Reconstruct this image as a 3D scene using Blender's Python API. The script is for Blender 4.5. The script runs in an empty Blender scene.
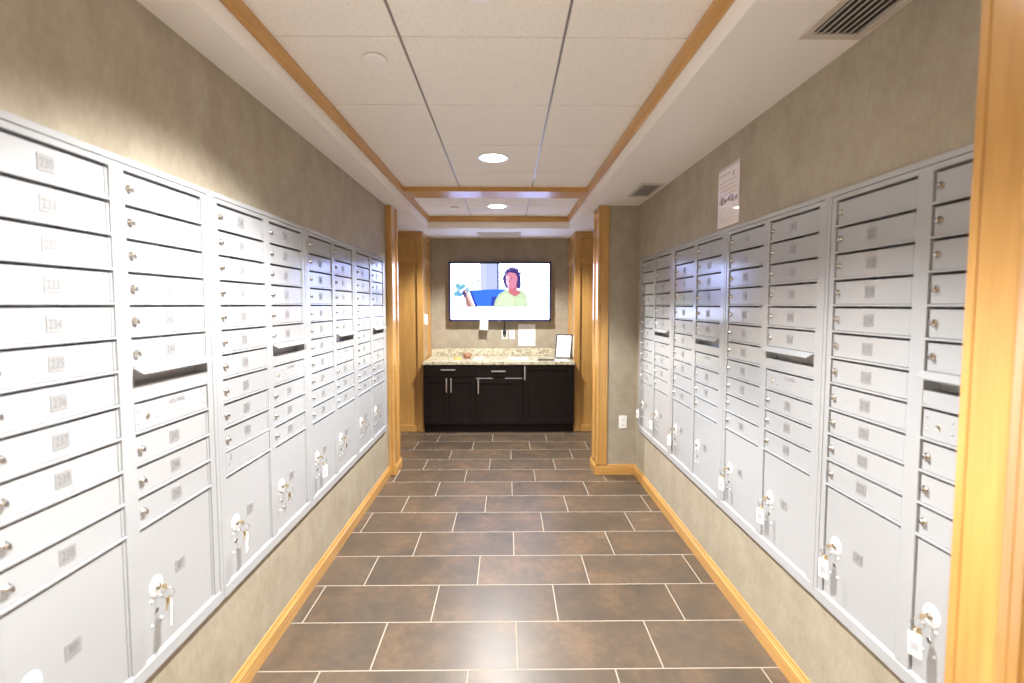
import bpy, bmesh, math, random
from mathutils import Vector, Matrix
random.seed(7)
PI = math.pi
C = bpy.context.scene.collection

# ------------------------------------------------------------------ materials
def mat(name, col=(.8, .8, .8), rough=.5, metal=0, spec=.5, emit=None, strength=0, coat=0, alpha=None, trans=0):
    m = bpy.data.materials.new(name); m.use_nodes = True
    b = m.node_tree.nodes['Principled BSDF']
    b.inputs['Base Color'].default_value = (*col, 1)
    b.inputs['Roughness'].default_value = rough
    b.inputs['Metallic'].default_value = metal
    b.inputs['Specular IOR Level'].default_value = spec
    b.inputs['Coat Weight'].default_value = coat
    b.inputs['Transmission Weight'].default_value = trans
    if emit:
        b.inputs['Emission Color'].default_value = (*emit, 1)
        b.inputs['Emission Strength'].default_value = strength
    return m

class NT:
    def __init__(s, m):
        s.t = m.node_tree; s.n = s.t.nodes; s.b = s.n['Principled BSDF']
    def new(s, k, **kw):
        n = s.n.new(k)
        for a, v in kw.items(): setattr(n, a, v)
        return n
    def link(s, a, b): s.t.links.new(a, b)
    def pos(s):
        return s.new('ShaderNodeNewGeometry').outputs['Position']
    def math(s, op, a, b=None, c=None):
        n = s.new('ShaderNodeMath', operation=op)
        for i, v in enumerate((a, b, c)):
            if v is None: continue
            if isinstance(v, (int, float)): n.inputs[i].default_value = v
            else: s.link(v, n.inputs[i])
        return n.outputs[0]
    def scaled(s, vec, sc):
        n = s.new('ShaderNodeMapping'); n.inputs['Scale'].default_value = sc
        s.link(vec, n.inputs['Vector']); return n.outputs[0]
    def noise(s, vec, scale, detail=4, rough=.55):
        n = s.new('ShaderNodeTexNoise'); n.inputs['Scale'].default_value = scale
        n.inputs['Detail'].default_value = detail; n.inputs['Roughness'].default_value = rough
        s.link(vec, n.inputs['Vector']); return n.outputs['Fac']
    def ramp(s, fac, stops):
        n = s.new('ShaderNodeValToRGB'); e = n.color_ramp.elements
        while len(e) < len(stops): e.new(.5)
        for el, (p, c) in zip(e, stops): el.position = p; el.color = (*c, 1)
        s.link(fac, n.inputs['Fac']); return n.outputs['Color']
    def mix(s, fac, a, b, kind='MIX'):
        n = s.new('ShaderNodeMix', data_type='RGBA', blend_type=kind)
        if isinstance(fac, (int, float)): n.inputs[0].default_value = fac
        else: s.link(fac, n.inputs[0])
        for i, v in ((6, a), (7, b)):
            if isinstance(v, tuple): n.inputs[i].default_value = (*v, 1)
            else: s.link(v, n.inputs[i])
        return n.outputs[2]
    def bump(s, h, strength, dist):
        n = s.new('ShaderNodeBump'); n.inputs['Strength'].default_value = strength
        n.inputs['Distance'].default_value = dist
        s.link(h, n.inputs['Height']); s.link(n.outputs[0], s.b.inputs['Normal'])

# mailbox paint
M_PAINT = mat('silver_grey_paint', (.405, .415, .43), .15, spec=1.0)
M_INNER = mat('shaded_cavity', (.42, .40, .43), .6)
M_CHROME = mat('nickel', (.56, .54, .51), .25, 1)
M_BRASS = mat('brass', (.74, .62, .42), .32, 1)
M_PLATE = mat('brushed_plate', (.30, .30, .305), .30, .05)
M_DIGIT = mat('engraved_digit', (.17, .165, .17), .5)
M_ESC = mat('white_escutcheon', (.74, .74, .74), .3)
M_TAG = mat('white_plastic', (.92, .91, .88), .4)
M_TEXT = mat('printed_text', (.12, .11, .12), .6)
M_FAINT = mat('faint_printed_text', (.42, .42, .44), .5)
M_BLACK = mat('black_plastic', (.012, .012, .016), .35)
M_WHITE = mat('white_device_plastic', (.85, .84, .82), .35)
M_PAPER = mat('paper', (.86, .86, .88), .7)
M_STEEL = mat('brushed_steel', (.66, .63, .68), .28, 1)
M_GRILLE = mat('vent_paint', (.56, .51, .44), .5)
M_VDARK = mat('vent_dark', (.05, .042, .036), .8)
M_WHITEPAINT = mat('white_wall_paint', (.84, .81, .765), .6)

# wallpaper
M_WALL = mat('mottled_wallpaper', rough=.62, spec=.35)
n = NT(M_WALL); p = n.pos()
a = n.noise(n.scaled(p, (1, 1, .75)), 7.5, 7, .66)
b = n.noise(n.scaled(p, (1, 1, .45)), 60, 4, .6)
f = n.math('ADD', n.math('MULTIPLY', a, .68), n.math('MULTIPLY', b, .34))
n.link(n.ramp(f, [(.34, (.300, .256, .188)), (.52, (.358, .312, .235)), (.72, (.42, .374, .288))]), n.b.inputs['Base Color'])
n.bump(b, .18, .004)

# maple wood
def wood(name, axis, dark, light, rough=.32, coat=.8):
    m = mat(name, rough=rough, spec=.5, coat=coat); m.node_tree.nodes['Principled BSDF'].inputs['Coat Roughness'].default_value = .12
    n = NT(m); p = n.pos()
    sc = [9, 9, 9]; sc[axis] = .7
    a = n.noise(n.scaled(p, tuple(sc)), 3.2, 5, .6)
    sc2 = [120, 120, 120]; sc2[axis] = 3
    b = n.noise(n.scaled(p, tuple(sc2)), 1, 2, .5)
    f = n.math('ADD', n.math('MULTIPLY', a, .75), n.math('MULTIPLY', b, .25))
    n.link(n.ramp(f, [(.3, dark), (.7, light)]), n.b.inputs['Base Color'])
    return m
WD, WL = (.42, .215, .056), (.60, .335, .098)
M_WOODZ = wood('maple_upright', 2, WD, WL)
M_WOODY = wood('maple_lengthwise', 1, WD, WL, .34, .25)
M_WOODX = wood('maple_crosswise', 0, WD, WL, .34, .12)
M_ESP = wood('espresso_wood', 2, (.006, .0034, .0029), (.010, .0058, .0048), .5, 0)
M_ESPX = wood('espresso_wood_crosswise', 0, (.006, .0034, .0029), (.010, .0058, .0048), .5, 0)

for q in (M_ESP, M_ESPX): q.node_tree.nodes['Principled BSDF'].inputs['Specular IOR Level'].default_value = .22

# floor tiles: 24 x 12 inch planks, each row stepped one third
M_FLOOR = mat('slate_look_tile', rough=.3, spec=.36)
n = NT(M_FLOOR); sp = n.new('ShaderNodeSeparateXYZ'); n.link(n.pos(), sp.inputs[0])
TW, TD, X0, Y0, G = .6125, .3065, .0432, 1.928, .0058
v = n.math('DIVIDE', n.math('SUBTRACT', sp.outputs[1], Y0), TD)
row = n.math('FLOOR', v); fv = n.math('FRACT', n.math('ADD', v, 100))
u = n.math('SUBTRACT', n.math('DIVIDE', n.math('SUBTRACT', sp.outputs[0], X0), TW), n.math('DIVIDE', row, 3))
ci = n.math('FLOOR', n.math('ADD', u, 1e-4)); fu = n.math('FRACT', n.math('ADD', u, 100))
du = n.math('MULTIPLY', n.math('MINIMUM', fu, n.math('SUBTRACT', 1, fu)), TW)
dv = n.math('MULTIPLY', n.math('MINIMUM', fv, n.math('SUBTRACT', 1, fv)), TD)
dd = n.math('MINIMUM', du, dv)
mask = n.new('ShaderNodeMapRange'); mask.inputs[1].default_value = G * .36; mask.inputs[2].default_value = G * .62
n.link(dd, mask.inputs[0]); mask = mask.outputs[0]       # 0 in the grout, 1 on the tile
wn = n.new('ShaderNodeTexWhiteNoise', noise_dimensions='2D'); cb = n.new('ShaderNodeCombineXYZ')
n.link(ci, cb.inputs[0]); n.link(row, cb.inputs[1]); n.link(cb.outputs[0], wn.inputs['Vector'])
off = n.new('ShaderNodeVectorMath', operation='MULTIPLY_ADD'); n.link(wn.outputs['Color'], off.inputs[0])
off.inputs[1].default_value = (9, 9, 9); n.link(n.pos(), off.inputs[2])
a = n.noise(off.outputs[0], 3.8, 7, .66); b = n.noise(off.outputs[0], 26, 6, .7)
f = n.math('ADD', n.math('MULTIPLY', a, .68), n.math('MULTIPLY', b, .32))
col = n.ramp(f, [(.36, (.070, .056, .042)), (.5, (.098, .070, .047)), (.66, (.155, .098, .058))])
br = n.math('ADD', .86, n.math('MULTIPLY', wn.outputs['Value'], .26))
bc = n.new('ShaderNodeCombineColor'); [n.link(br, bc.inputs[i]) for i in range(3)]
col = n.mix(1, col, bc.outputs[0], 'MULTIPLY')
n.link(n.mix(mask, (.36, .315, .255), col), n.b.inputs['Base Color'])
rr = n.math('ADD', n.math('ADD', .29, n.math('MULTIPLY', b, .12)), n.math('MULTIPLY', n.math('SUBTRACT', 1, mask), .45))
n.link(rr, n.b.inputs['Roughness'])
n.bump(n.math('ADD', mask, n.math('MULTIPLY', b, .12)), .35, .0015)

# ceiling tile
M_TILE = mat('mineral_fibre_tile', rough=.85, spec=.2)
n = NT(M_TILE); p = n.pos(); a = n.noise(p, 90, 4, .7); b = n.noise(p, 260, 2, .5)
n.link(n.ramp(a, [(.30, (.70, .655, .58)), (.42, (.83, .795, .735)), (.7, (.865, .835, .775))]), n.b.inputs['Base Color'])
n.bump(b, .25, .002)
M_TBAR = mat('ceiling_grid_metal', (.28, .255, .26), .35, .2)

# granite
M_GRAN = mat('speckled_granite', rough=.18, spec=.5)
n = NT(M_GRAN); p = n.pos(); a = n.noise(p, 30, 6, .75); b = n.noise(p, 11, 4, .6); c = n.noise(p, 130, 3, .7)
col = n.ramp(a, [(.36, (.14, .12, .08)), (.44, (.42, .37, .25)), (.52, (.66, .62, .47)), (.68, (.74, .70, .56))])
col = n.mix(n.math('MULTIPLY', n.math('GREATER_THAN', b, .56), .45), col, (.40, .34, .22))
col = n.mix(n.math('MULTIPLY', n.math('LESS_THAN', c, .40), .6), col, (.20, .19, .15))
n.link(col, n.b.inputs['Base Color'])

# lamps and screen
M_LENS = mat('lamp_lens', (.9, .9, .9), .4, emit=(1, .97, .93), strength=14)
M_REFL = mat('lamp_reflector', (.86, .85, .84), .3, .3)

# ------------------------------------------------------------------ mesh helpers
class MB:
    """collects shapes and links them as ONE mesh object"""
    def __init__(s): s.bm = bmesh.new(); s.mats = []
    def mi(s, m):
        if m not in s.mats: s.mats.append(m)
        return s.mats.index(m)
    def _fin(s, verts, m, bev=0, seg=2, M=None):
        fs = set(f for v_ in verts for f in v_.link_faces)
        if bev:
            es = list(set(e for v_ in verts for e in v_.link_edges))
            old = set(s.bm.faces) - fs
            r = bmesh.ops.bevel(s.bm, geom=es, offset=bev, segments=seg, affect='EDGES', profile=.5, clamp_overlap=True)
            fs = set(s.bm.faces) - old
            verts = list(set(v_ for f in fs for v_ in f.verts))
        i = s.mi(m)
        for f in fs: f.material_index = i
        if M is not None: bmesh.ops.transform(s.bm, matrix=M, verts=list(verts))
        return verts
    def box(s, x0, x1, y0, y1, z0, z1, m, bev=0, seg=2, M=None):
        vs = bmesh.ops.create_cube(s.bm, size=1)['verts']
        for v_ in vs:
            v_.co = Vector(((x0 + x1) / 2 + v_.co.x * (x1 - x0), (y0 + y1) / 2 + v_.co.y * (y1 - y0), (z0 + z1) / 2 + v_.co.z * (z1 - z0)))
        return s._fin(vs, m, bev, seg, M)
    def prism(s, pts, axis, a, b, m, bev=0, M=None):
        """pts: 2D outline in the two other axes, extruded along axis from a to b"""
        def mk(p, t):
            q = list(p); q.insert(axis, t); return Vector(q)
        A = [s.bm.verts.new(mk(p, a)) for p in pts]; B = [s.bm.verts.new(mk(p, b)) for p in pts]
        k = len(pts)
        s.bm.faces.new(A); s.bm.faces.new(B[::-1])
        for i in range(k): s.bm.faces.new((A[i], B[i], B[(i + 1) % k], A[(i + 1) % k]))
        return s._fin(A + B, m, bev, 1, M)
    def lathe(s, prof, m, M=None, seg=24, smooth=True):
        """prof: (r, z) pairs, revolved around z"""
        rings = []; vs = []
        for r, z in prof:
            if r < 1e-6: ring = [s.bm.verts.new((0, 0, z))]
            else: ring = [s.bm.verts.new((r * math.cos(2 * PI * i / seg), r * math.sin(2 * PI * i / seg), z)) for i in range(seg)]
            rings.append(ring); vs += ring
        i_ = s.mi(m)
        for r0, r1 in zip(rings, rings[1:]):
            for i in range(seg):
                j = (i + 1) % seg
                q = [r0[i % len(r0)], r0[j % len(r0)], r1[j % len(r1)], r1[i % len(r1)]]
                u_ = []
                for w in q:
                    if w not in u_: u_.append(w)
                if len(u_) > 2:
                    f = s.bm.faces.new(u_); f.material_index = i_; f.smooth = smooth
        if M is not None: bmesh.ops.transform(s.bm, matrix=M, verts=vs)
        return vs
    def tube(s, pts, r, m, seg=8, closed=False, M=None):
        pts = [Vector(p) for p in pts]; rings = []; vs = []; N = len(pts)
        for i, p in enumerate(pts):
            if closed: t = pts[(i + 1) % N] - pts[i - 1]
            else: t = pts[min(i + 1, N - 1)] - pts[max(i - 1, 0)]
            t.normalize(); a = t.orthogonal() if i == 0 else (pa - t * pa.dot(t))
            if a.length < 1e-6: a = t.orthogonal()
            a.normalize(); pa = a; b_ = t.cross(a)
            rings.append([s.bm.verts.new(p + (a * math.cos(2 * PI * k / seg) + b_ * math.sin(2 * PI * k / seg)) * r) for k in range(seg)])
            vs += rings[-1]
        i_ = s.mi(m)
        prs = list(zip(rings, rings[1:])) + ([(rings[-1], rings[0])] if closed else [])
        for r0, r1 in prs:
            for k in range(seg):
                f = s.bm.faces.new((r0[k], r0[(k + 1) % seg], r1[(k + 1) % seg], r1[k])); f.material_index = i_; f.smooth = True
        if not closed:
            for rg in (rings[0], rings[-1]):
                f = s.bm.faces.new(rg); f.material_index = i_
        if M is not None: bmesh.ops.transform(s.bm, matrix=M, verts=vs)
        return vs
    def poly(s, pts3, m):
        f = s.bm.faces.new([s.bm.verts.new(p) for p in pts3]); f.material_index = s.mi(m); return f
    def text(s, txt, x, z, y, size, m, width=None, M=None):
        """flat lettering facing -y, centred on (x, z)"""
        me = glyphs(txt); k0 = len(s.bm.verts)
        s.bm.verts.ensure_lookup_table()
        w = max(v_.co.x for v_ in me.vertices) - min(v_.co.x for v_ in me.vertices)
        h = max(v_.co.y for v_ in me.vertices) - min(v_.co.y for v_ in me.vertices)
        cx = (max(v_.co.x for v_ in me.vertices) + min(v_.co.x for v_ in me.vertices)) / 2
        cy = (max(v_.co.y for v_ in me.vertices) + min(v_.co.y for v_ in me.vertices)) / 2
        sy = size / h; sx = (width / w) if width else sy
        vs = [s.bm.verts.new((x + (v_.co.x - cx) * sx, y, z + (v_.co.y - cy) * sy)) for v_ in me.vertices]
        i_ = s.mi(m)
        for pl in me.polygons:
            try:
                f = s.bm.faces.new([vs[k] for k in pl.vertices]); f.material_index = i_
            except ValueError: pass
        if M is not None: bmesh.ops.transform(s.bm, matrix=M, verts=vs)
    def mesh(s, name, recalc=True):
        if recalc: bmesh.ops.recalc_face_normals(s.bm, faces=s.bm.faces)
        me = bpy.data.meshes.new(name); s.bm.to_mesh(me); s.bm.free()
        for m in s.mats: me.materials.append(m)
        return me
    def build(s, name, parent=None, recalc=True):
        return link(name, s.mesh(name, recalc), parent)

_g = {}
def glyphs(txt):
    if txt not in _g:
        cu = bpy.data.curves.new('lettering', 'FONT'); cu.body = txt; cu.resolution_u = 3
        o = bpy.data.objects.new('lettering', cu); C.objects.link(o)
        dg = bpy.context.evaluated_depsgraph_get()
        _g[txt] = bpy.data.meshes.new_from_object(o.evaluated_get(dg))
        bpy.data.objects.remove(o); bpy.data.curves.remove(cu)
    return _g[txt]

def link(name, data, parent=None, loc=None, rot=None):
    o = bpy.data.objects.new(name, data); C.objects.link(o)
    if parent: o.parent = parent
    if loc: o.location = loc
    if rot: o.rotation_euler = rot
    return o
def tag(o, label, cat, group=None, kind=None):
    o['label'] = label; o['category'] = cat
    if group: o['group'] = group
    if kind: o['kind'] = kind
    return o
def empty(name, label, cat, loc=(0, 0, 0), rz=0, group=None):
    o = bpy.data.objects.new(name, None); o.empty_display_size = .1; C.objects.link(o)
    o.location = loc; o.rotation_euler = (0, 0, rz)
    return tag(o, label, cat, group)
def struct(name, mb, label=None, cat=None):
    o = mb.build(name); o['kind'] = 'structure'
    if label: o['label'] = label
    if cat: o['category'] = cat
    return o
def T(x=0, y=0, z=0): return Matrix.Translation((x, y, z))
def R(a, ax): return Matrix.Rotation(a, 4, ax)

# ------------------------------------------------------------------ layout (metres; camera stands at x=0, y=0)
XL, XR = -1.045, 1.15          # corridor wall faces
ZS, ZC = 2.375, 2.504          # soffit and tray ceiling
YP0, YP1 = 4.25, 4.455         # cased opening at the far end
YA, YB = 5.73, 6.35            # alcove front and back
AL, AR = -.985, .80            # alcove sides
ZB, ZT = .443, 1.908           # mailbox banks
UW = .798
UL0, UR0 = .915, 1.717 - UW    # first unit start (near end) on each wall
XO = 2.3                       # how far the side passages and lobby run

# floor
m = MB(); m.box(-XO, XO, -2.4, 6.6, -.08, 0, M_FLOOR)
struct('floor', m, 'brown slate-look rectangular tile floor with pale grout lines', 'floor')

# corridor walls with the recess the mailboxes sit in
def side_wall(name, x0, x1, side, ya, yb, lab):
    m = MB(); lo, hi = ZB + .02, ZT - .02
    m.box(x0, x1, .852, YP1, 0, lo, M_WALL)
    m.box(x0, x1, .852, YP1, hi, ZS, M_WALL)
    m.box(x0, x1, .852, ya, lo, hi, M_WALL)
    m.box(x0, x1, yb, YP1, lo, hi, M_WALL)
    bk = x0 if side < 0 else x1
    m.box(min(bk, bk + side * .01), max(bk, bk + side * .01), .852, YP1, 0, ZS, M_WALL)
    return struct(name, m, lab, 'wall')
side_wall('wall_left', XL - .17, XL, -1, UL0 + .02, UL0 + 4 * UW - .02, 'mottled taupe papered wall behind the left mailboxes')
side_wall('wall_right', XR, XR + .17, 1, UR0 + .02, UR0 + 4 * UW - .02, 'mottled taupe papered wall behind the right mailboxes')
# end wall stub on the right of the cased opening
m = MB(); m.box(.812, XR + .17, YP0, YP1 - .015, 0, ZS, M_WALL)
struct('wall_far_right', m, 'short papered wall return with an outlet beside the wood casing', 'wall')
m = MB(); m.box(AL - .03, AR + .03, YB, YB + .12, 0, ZS, M_WALL)
struct('wall_back', m, 'taupe papered wall behind the television', 'wall')
# unseen limits of the side passages and of the lobby behind the camera
for nm, bx in (('wall_passage_left', (-XO - .1, -XO, YP1, YA + .1)), ('wall_passage_right', (XO, XO + .1, YP1, YA + .1)),
               ('wall_lobby_left', (-XO - .1, -XO, -2.4, .78)), ('wall_lobby_right', (XO, XO + .1, -2.4, .78)),
               ('wall_lobby_back', (-XO - .1, XO + .1, -2.5, -2.4)),
               ('wall_near_left', (-XO, XL - .02, .78, .85)), ('wall_near_right', (XR + .0, XO, .78, .85)),
               ('wall_passage_front_left', (-XO, XL - .18, YP1 - .05, YP1)), ('wall_passage_front_right', (XR + .18, XO, YP1 - .05, YP1))):
    m = MB(); m.box(*bx, 0, ZS, M_WHITEPAINT if 'lobby' in nm else M_WALL); struct(nm, m)

# soffit ring and tray
TX0, TX1, TY0, TY1 = -.882, .703, -1.6, 5.49
m = MB()
zt = ZC + .12
m.box(-XO - .1, TX0, -2.5, YB + .12, ZS, zt, M_WHITEPAINT)
m.box(TX1, XO + .1, -2.5, YB + .12, ZS, zt, M_WHITEPAINT)
m.box(TX0, TX1, TY1 + .02, YB + .12, ZS, zt, M_WHITEPAINT)
m.box(TX0, TX1, -2.5, TY0, ZS, zt, M_WHITEPAINT)
struct('ceiling_soffit', m, 'white painted lowered soffit around the tiled ceiling tray', 'soffit')

# suspended tile ceiling: tiles lie a little lower than the grid
m = MB()
m.box(TX0, TX1, TY0, TY1 + .02, ZC + .008, zt, M_TBAR)
xs = [TX0 + .001, -.395, .2146, TX1 - .001]
ys = []
y = 1.854 - 6 * .6096
while y < TY1 + .02:
    ys.append(y); y += .6096
ys = [TY0 + .001] + [q for q in ys if q > TY0 + .05] + [TY1 + .019]
for i in range(len(xs) - 1):
    for j in range(len(ys) - 1):
        gx, gy = .0055, .0034
        spans = [(ys[j] + gy, ys[j + 1] - gy)]
        if spans[0][0] < 4.13 < spans[0][1]: spans = [(spans[0][0], 4.15)]
        if ys[j] > 4.1: gy = .001
        for a_, b_ in spans:
            if b_ - a_ > .02: m.box(xs[i] + gx, xs[i + 1] - gx, a_, b_, ZC, ZC + .009, M_TILE, .0012, 1)
struct('ceiling', m, 'suspended ceiling of beige speckled square tiles', 'ceiling')

# maple trim inside the tray, and the beam across it
def cove(w, h):  # small profile (inward distance, height from top)
    return [(0, 0), (w, 0), (w, -h * .35), (w * .8, -h * .7), (w * .5, -h), (0, -h)]
TZ = .054
m = MB(); m.prism([(TX0 + a_, ZC - .0005 + b_) for a_, b_ in cove(.024, TZ)], 1, TY0, TY1, M_WOODY)
struct('trim_1', m, 'maple moulding along the left edge of the ceiling tray', 'moulding')
m = MB(); m.prism([(TX1 - a_, ZC - .0005 + b_) for a_, b_ in cove(.030, TZ)], 1, TY0, TY1, M_WOODY)
struct('trim_2', m, 'maple moulding along the right edge of the ceiling tray', 'moulding')
m = MB(); m.prism([(TY1 + .02 - a_, ZC - .0005 + b_) for a_, b_ in cove(.024, TZ)], 0, TX0, TX1, M_WOODX)
struct('trim_3', m, 'maple moulding across the far end of the ceiling tray', 'moulding')
m = MB(); m.box(TX0 + .012, TX1 - .015, 4.13, 4.385, ZC - .038, ZC + .004, M_WOODX, .004)
struct('trim_4', m, 'flat maple beam crossing the ceiling tray', 'beam')

# baseboards (profiled)
def basep(s, x, d=1):
    # outline in (horizontal, z)
    return [(x, 0), (x + s * .013, 0), (x + s * .013, .066), (x + s * .0095, .069), (x + s * .0095, .076), (x + s * .0065, .079), (x + s * .0065, .088), (x + s * .004, .092), (x, .092)]
m = MB(); m.prism(basep(1, XL), 1, .852, YP0 - .014, M_WOODY); struct('baseboard_left', m, 'maple baseboard along the left wall', 'baseboard')
m = MB(); m.prism(basep(-1, XR), 1, .852, YP0, M_WOODY); struct('baseboard_right', m, 'maple baseboard along the right wall', 'baseboard')
m = MB(); m.prism(basep(-1, YP0), 0, .7835, XR - .004, M_WOODX)
m.prism(basep(-1, .796), 1, YP0 - .0122, YP1 + .019, M_WOODY)
struct('baseboard_far_right', m, 'maple baseboard wrapping the right casing', 'baseboard')

# cased opening: jamb lining with rounded casings front and back
def casing(name, sx, xin, xout, lab):
    m = MB(); lo, hi = min(xin, xout), max(xin, xout)
    z0 = .09 if sx > 0 else 0
    q = xin + sx * .012
    for y0_, y1_ in ((YP0 - .013, YP0 + .002), (YP1 - .004, YP1 + .013)):
        m.box(min(q, xout), max(q, xout), y0_, y1_, z0, ZS, M_WOODZ, .003, 2)
    e = xin + sx * .030
    for y0_, y1_ in ((YP0 - .017, YP0 + .034), (YP1 - .038, YP1 + .017)):
        m.box(min(xin, e), max(xin, e), y0_, y1_, z0, ZS, M_WOODZ, .010, 4)
    e2 = xin + sx * .012
    m.box(min(e2, e), max(e2, e), YP0 + .02, YP1 - .02, 0, ZS, M_WOODZ)
    struct(name, m, lab, 'casing')
casing('trim_5', 1, .795, .893, 'maple casing on the right of the far opening')
casing('trim_6', -1, -.992, XL - .0, 'maple casing on the left of the far opening')
m = MB(); m.prism(basep(1, -.993), 1, YP0 - .02, YP1 + .019, M_WOODY); struct('baseboard_far_left', m, 'short maple plinth on the left casing', 'baseboard')
m = MB(); m.box(XL - .17, -1.029, YP0 + .03, YP1 - .02, 0, ZS, M_WALL); struct('wall_far_left', m)

# near posts of the opening the camera looks through
def near_post(name, s, xin, xout, lab):
    m = MB(); lo, hi = min(xin, xout), max(xin, xout)
    e = xin + s * .006
    m.box(min(e, xout), max(e, xout), .775, .84, 0, ZS, M_WOODZ)
    m.box(lo, hi, .834, .852, 0, ZS, M_WOODZ, .003)
    a_ = [xin, xin + s * .021, xin + s * .024, xin + s * .046, xin + s * .05, xout]
    m.box(min(a_[0], a_[1]), max(a_[0], a_[1]), .764, .832, 0, ZS, M_WOODZ, .003)
    m.box(min(a_[2], a_[3]), max(a_[2], a_[3]), .767, .79, 0, ZS, M_WOODZ, .002)
    m.box(min(a_[4], a_[5]), max(a_[4], a_[5]), .760, .79, 0, ZS, M_WOODZ, .003)
    struct(name, m, lab, 'post')
near_post('trim_7', 1, .812, XR + .02, 'maple post filling the right edge of the view')
near_post('trim_8', -1, -.99, XL - .1, 'maple post at the near end of the left mailboxes')

# alcove panelling
def panelling(name, s, xin, lab):
    m = MB(); xo = s * XO; F = M_WOODZ
    # front frame, facing the camera
    def b(xa, xb, ya, yb, za, zb, bev=.0, mm=F): m.box(min(xa, xb), max(xa, xb), ya, yb, za, zb, mm, bev)
    b(xin + s * .03, xo, YA + .022, YA + .04, 0, ZS)                       # recessed field
    st = [(xin, xin + s * .072), (xin + s * .33, xin + s * .43), (xin + s * .74, xin + s * .84), (xin + s * 1.15, xo)]
    for a_, c_ in st: b(a_, c_, YA, YA + .03, 0, ZS, .003)
    for za, zb in ((0, .075), (2.006, 2.077), (2.301, ZS)):
        for q in range(3): b(st[q][1] - s * .004, st[q + 1][0] + s * .004, YA + .0005, YA + .03, za, zb, .003, M_WOODX)
    for q in range(3):                                            # second bead line inside each field
        b(st[q][1] + s * .0, st[q][1] + s * .012, YA + .010, YA + .03, .075, 2.006, .003)
        b(st[q + 1][0] - s * .012, st[q + 1][0], YA + .010, YA + .03, .075, 2.006, .003)
    # return side, facing into the alcove
    b(xin + s * .018, xin + s * .035, YA + .028, YB + .1, 0, ZS)
    for ya, yb in ((YA + .026, YA + .10), (YB - .10, YB)): b(xin + s * .0004, xin + s * .025, ya, yb, 0, ZS, .002)
    for za, zb in ((0, .09), (2.006, 2.077), (2.301, ZS)): b(xin + s * .0006, xin + s * .025, YA + .098, YB - .098, za, zb, .002, M_WOODY)
    struct(name, m, lab, 'panelling')
panelling('trim_9', -1, AL, 'maple panelling left of the dark cabinets')
panelling('trim_10', 1, AR, 'maple panelling right of the dark cabinets')

# ------------------------------------------------------------------ mailboxes
ROWT, PIT = 1.8725, .0903
DX = ((.042, .372), (.420, .750))            # door openings across a unit
def rowz(r): return ROWT - r * PIT
ZPB = .488
YF = -.016                                    # frame front
def lathe_y(mb, prof, x, z, y0, m, seg=20):   # revolve around an axis that sticks out along -y
    mb.lathe(prof, m, T(x, y0, z) @ R(PI / 2, 'X'), seg)

def frame_mesh():
    m = MB(); P = M_PAINT
    w = UW - .0015
    # outer flange, a little proud
    m.box(0.0008, .018, YF - .002, 0, ZB, ZT, P, .0015, 2); m.box(w - .018, w, YF - .002, 0, ZB, ZT, P, .0015, 2)
    m.box(.014, w - .014, YF - .002, 0, ZT - .018, ZT, P, .0015, 2)
    m.prism([(YF - .002, ZB), (0, ZB), (0, ZB + .046), (YF + .004, ZB + .046), (YF - .002, ZB + .037)], 0, .014, w - .014, P)
    # inner stiles and rails
    for a_, b_ in ((.0195, DX[0][0]), (DX[0][1], DX[1][0]), (DX[1][1], w - .0195)):
        m.box(a_, b_, YF, 0, ZPB - .004, ZT - .0195, P, .001, 1)
    for a_, b_ in DX:
        m.box(a_ - .002, b_ + .002, YF, 0, ROWT, ZT - .0195, P, .001, 1)
        for r in range(1, 12): m.box(a_ - .002, b_ + .002, YF - .001, 0, rowz(r), rowz(r) + .0065, P, .0008, 1)
    return m.mesh('frame')
def body_mesh():
    m = MB(); D = M_INNER
    x0, x1, z0, z1, y1 = .025, UW - .025, ZB + .03, ZT - .03, .15
    t = .004
    m.box(x0, x1, y1 - t, y1, z0, z1, D)
    m.box(x0, x0 + t, 0, y1 - t, z0, z1, D); m.box(x1 - t, x1, 0, y1 - t, z0, z1, D)
    m.box(x0 + t, x1 - t, 0, y1 - t, z0, z0 + t, D); m.box(x0 + t, x1 - t, 0, y1 - t, z1 - t, z1, D)
    m.box(.39, .402, 0, y1 - t, z0 + t, z1 - t, D)
    return m.mesh('housing')
DW = DX[0][1] - DX[0][0]
def door_mesh(h):       # local: hinge side right, origin at lower left of the opening
    m = MB()
    m.box(.0045, DW - .010, YF + .006, YF + .0095, .0012, h - .0075, M_PAINT, .0009, 2)
    m.box(DW - .0085, DW - .001, YF + .0045, YF + .009, .0012, h - .0075, M_PAINT, .001, 1)   # hinge strip
    m.box(.012, DW - .014, YF + .009, YF + .018, .006, h - .012, M_INNER)
    return m
H1 = PIT - .0065
ME_DOOR = door_mesh(H1).mesh('door')
HP = rowz(11) - ZPB
ME_PARCEL = door_mesh(HP).mesh('parcel_door')
ME_BLANK = None
m = MB()
m.box(.0045, DW - .004, YF + .002, YF + .0095, .0012, H1 - .004, M_PAINT, .0009, 2)
lathe_y(m, [(0, .0003), (.0042, .0003), (.0042, -.002)], .022, H1 * .42, YF + .002, M_DIGIT)
m.box(.034, .036, YF + .001, YF + .004, H1 * .55, H1 * .85, M_DIGIT)
ME_BLANK = m.mesh('lock_panel')
m = MB()
lathe_y(m, [(0, .013), (.0050, .013), (.0066, .0115), (.0070, .004), (.0098, .003), (.0102, 0), (.0102, -.002), (0, -.002)], 0, 0, 0, M_CHROME)
m.box(-.0009, .0009, -.0134, -.0128, -.0045, .0045, M_TEXT)
m.box(.002, .0095, -.0105, -.0055, -.0105, -.002, M_CHROME, .001)
ME_KNOB = m.mesh('knob')
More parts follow.
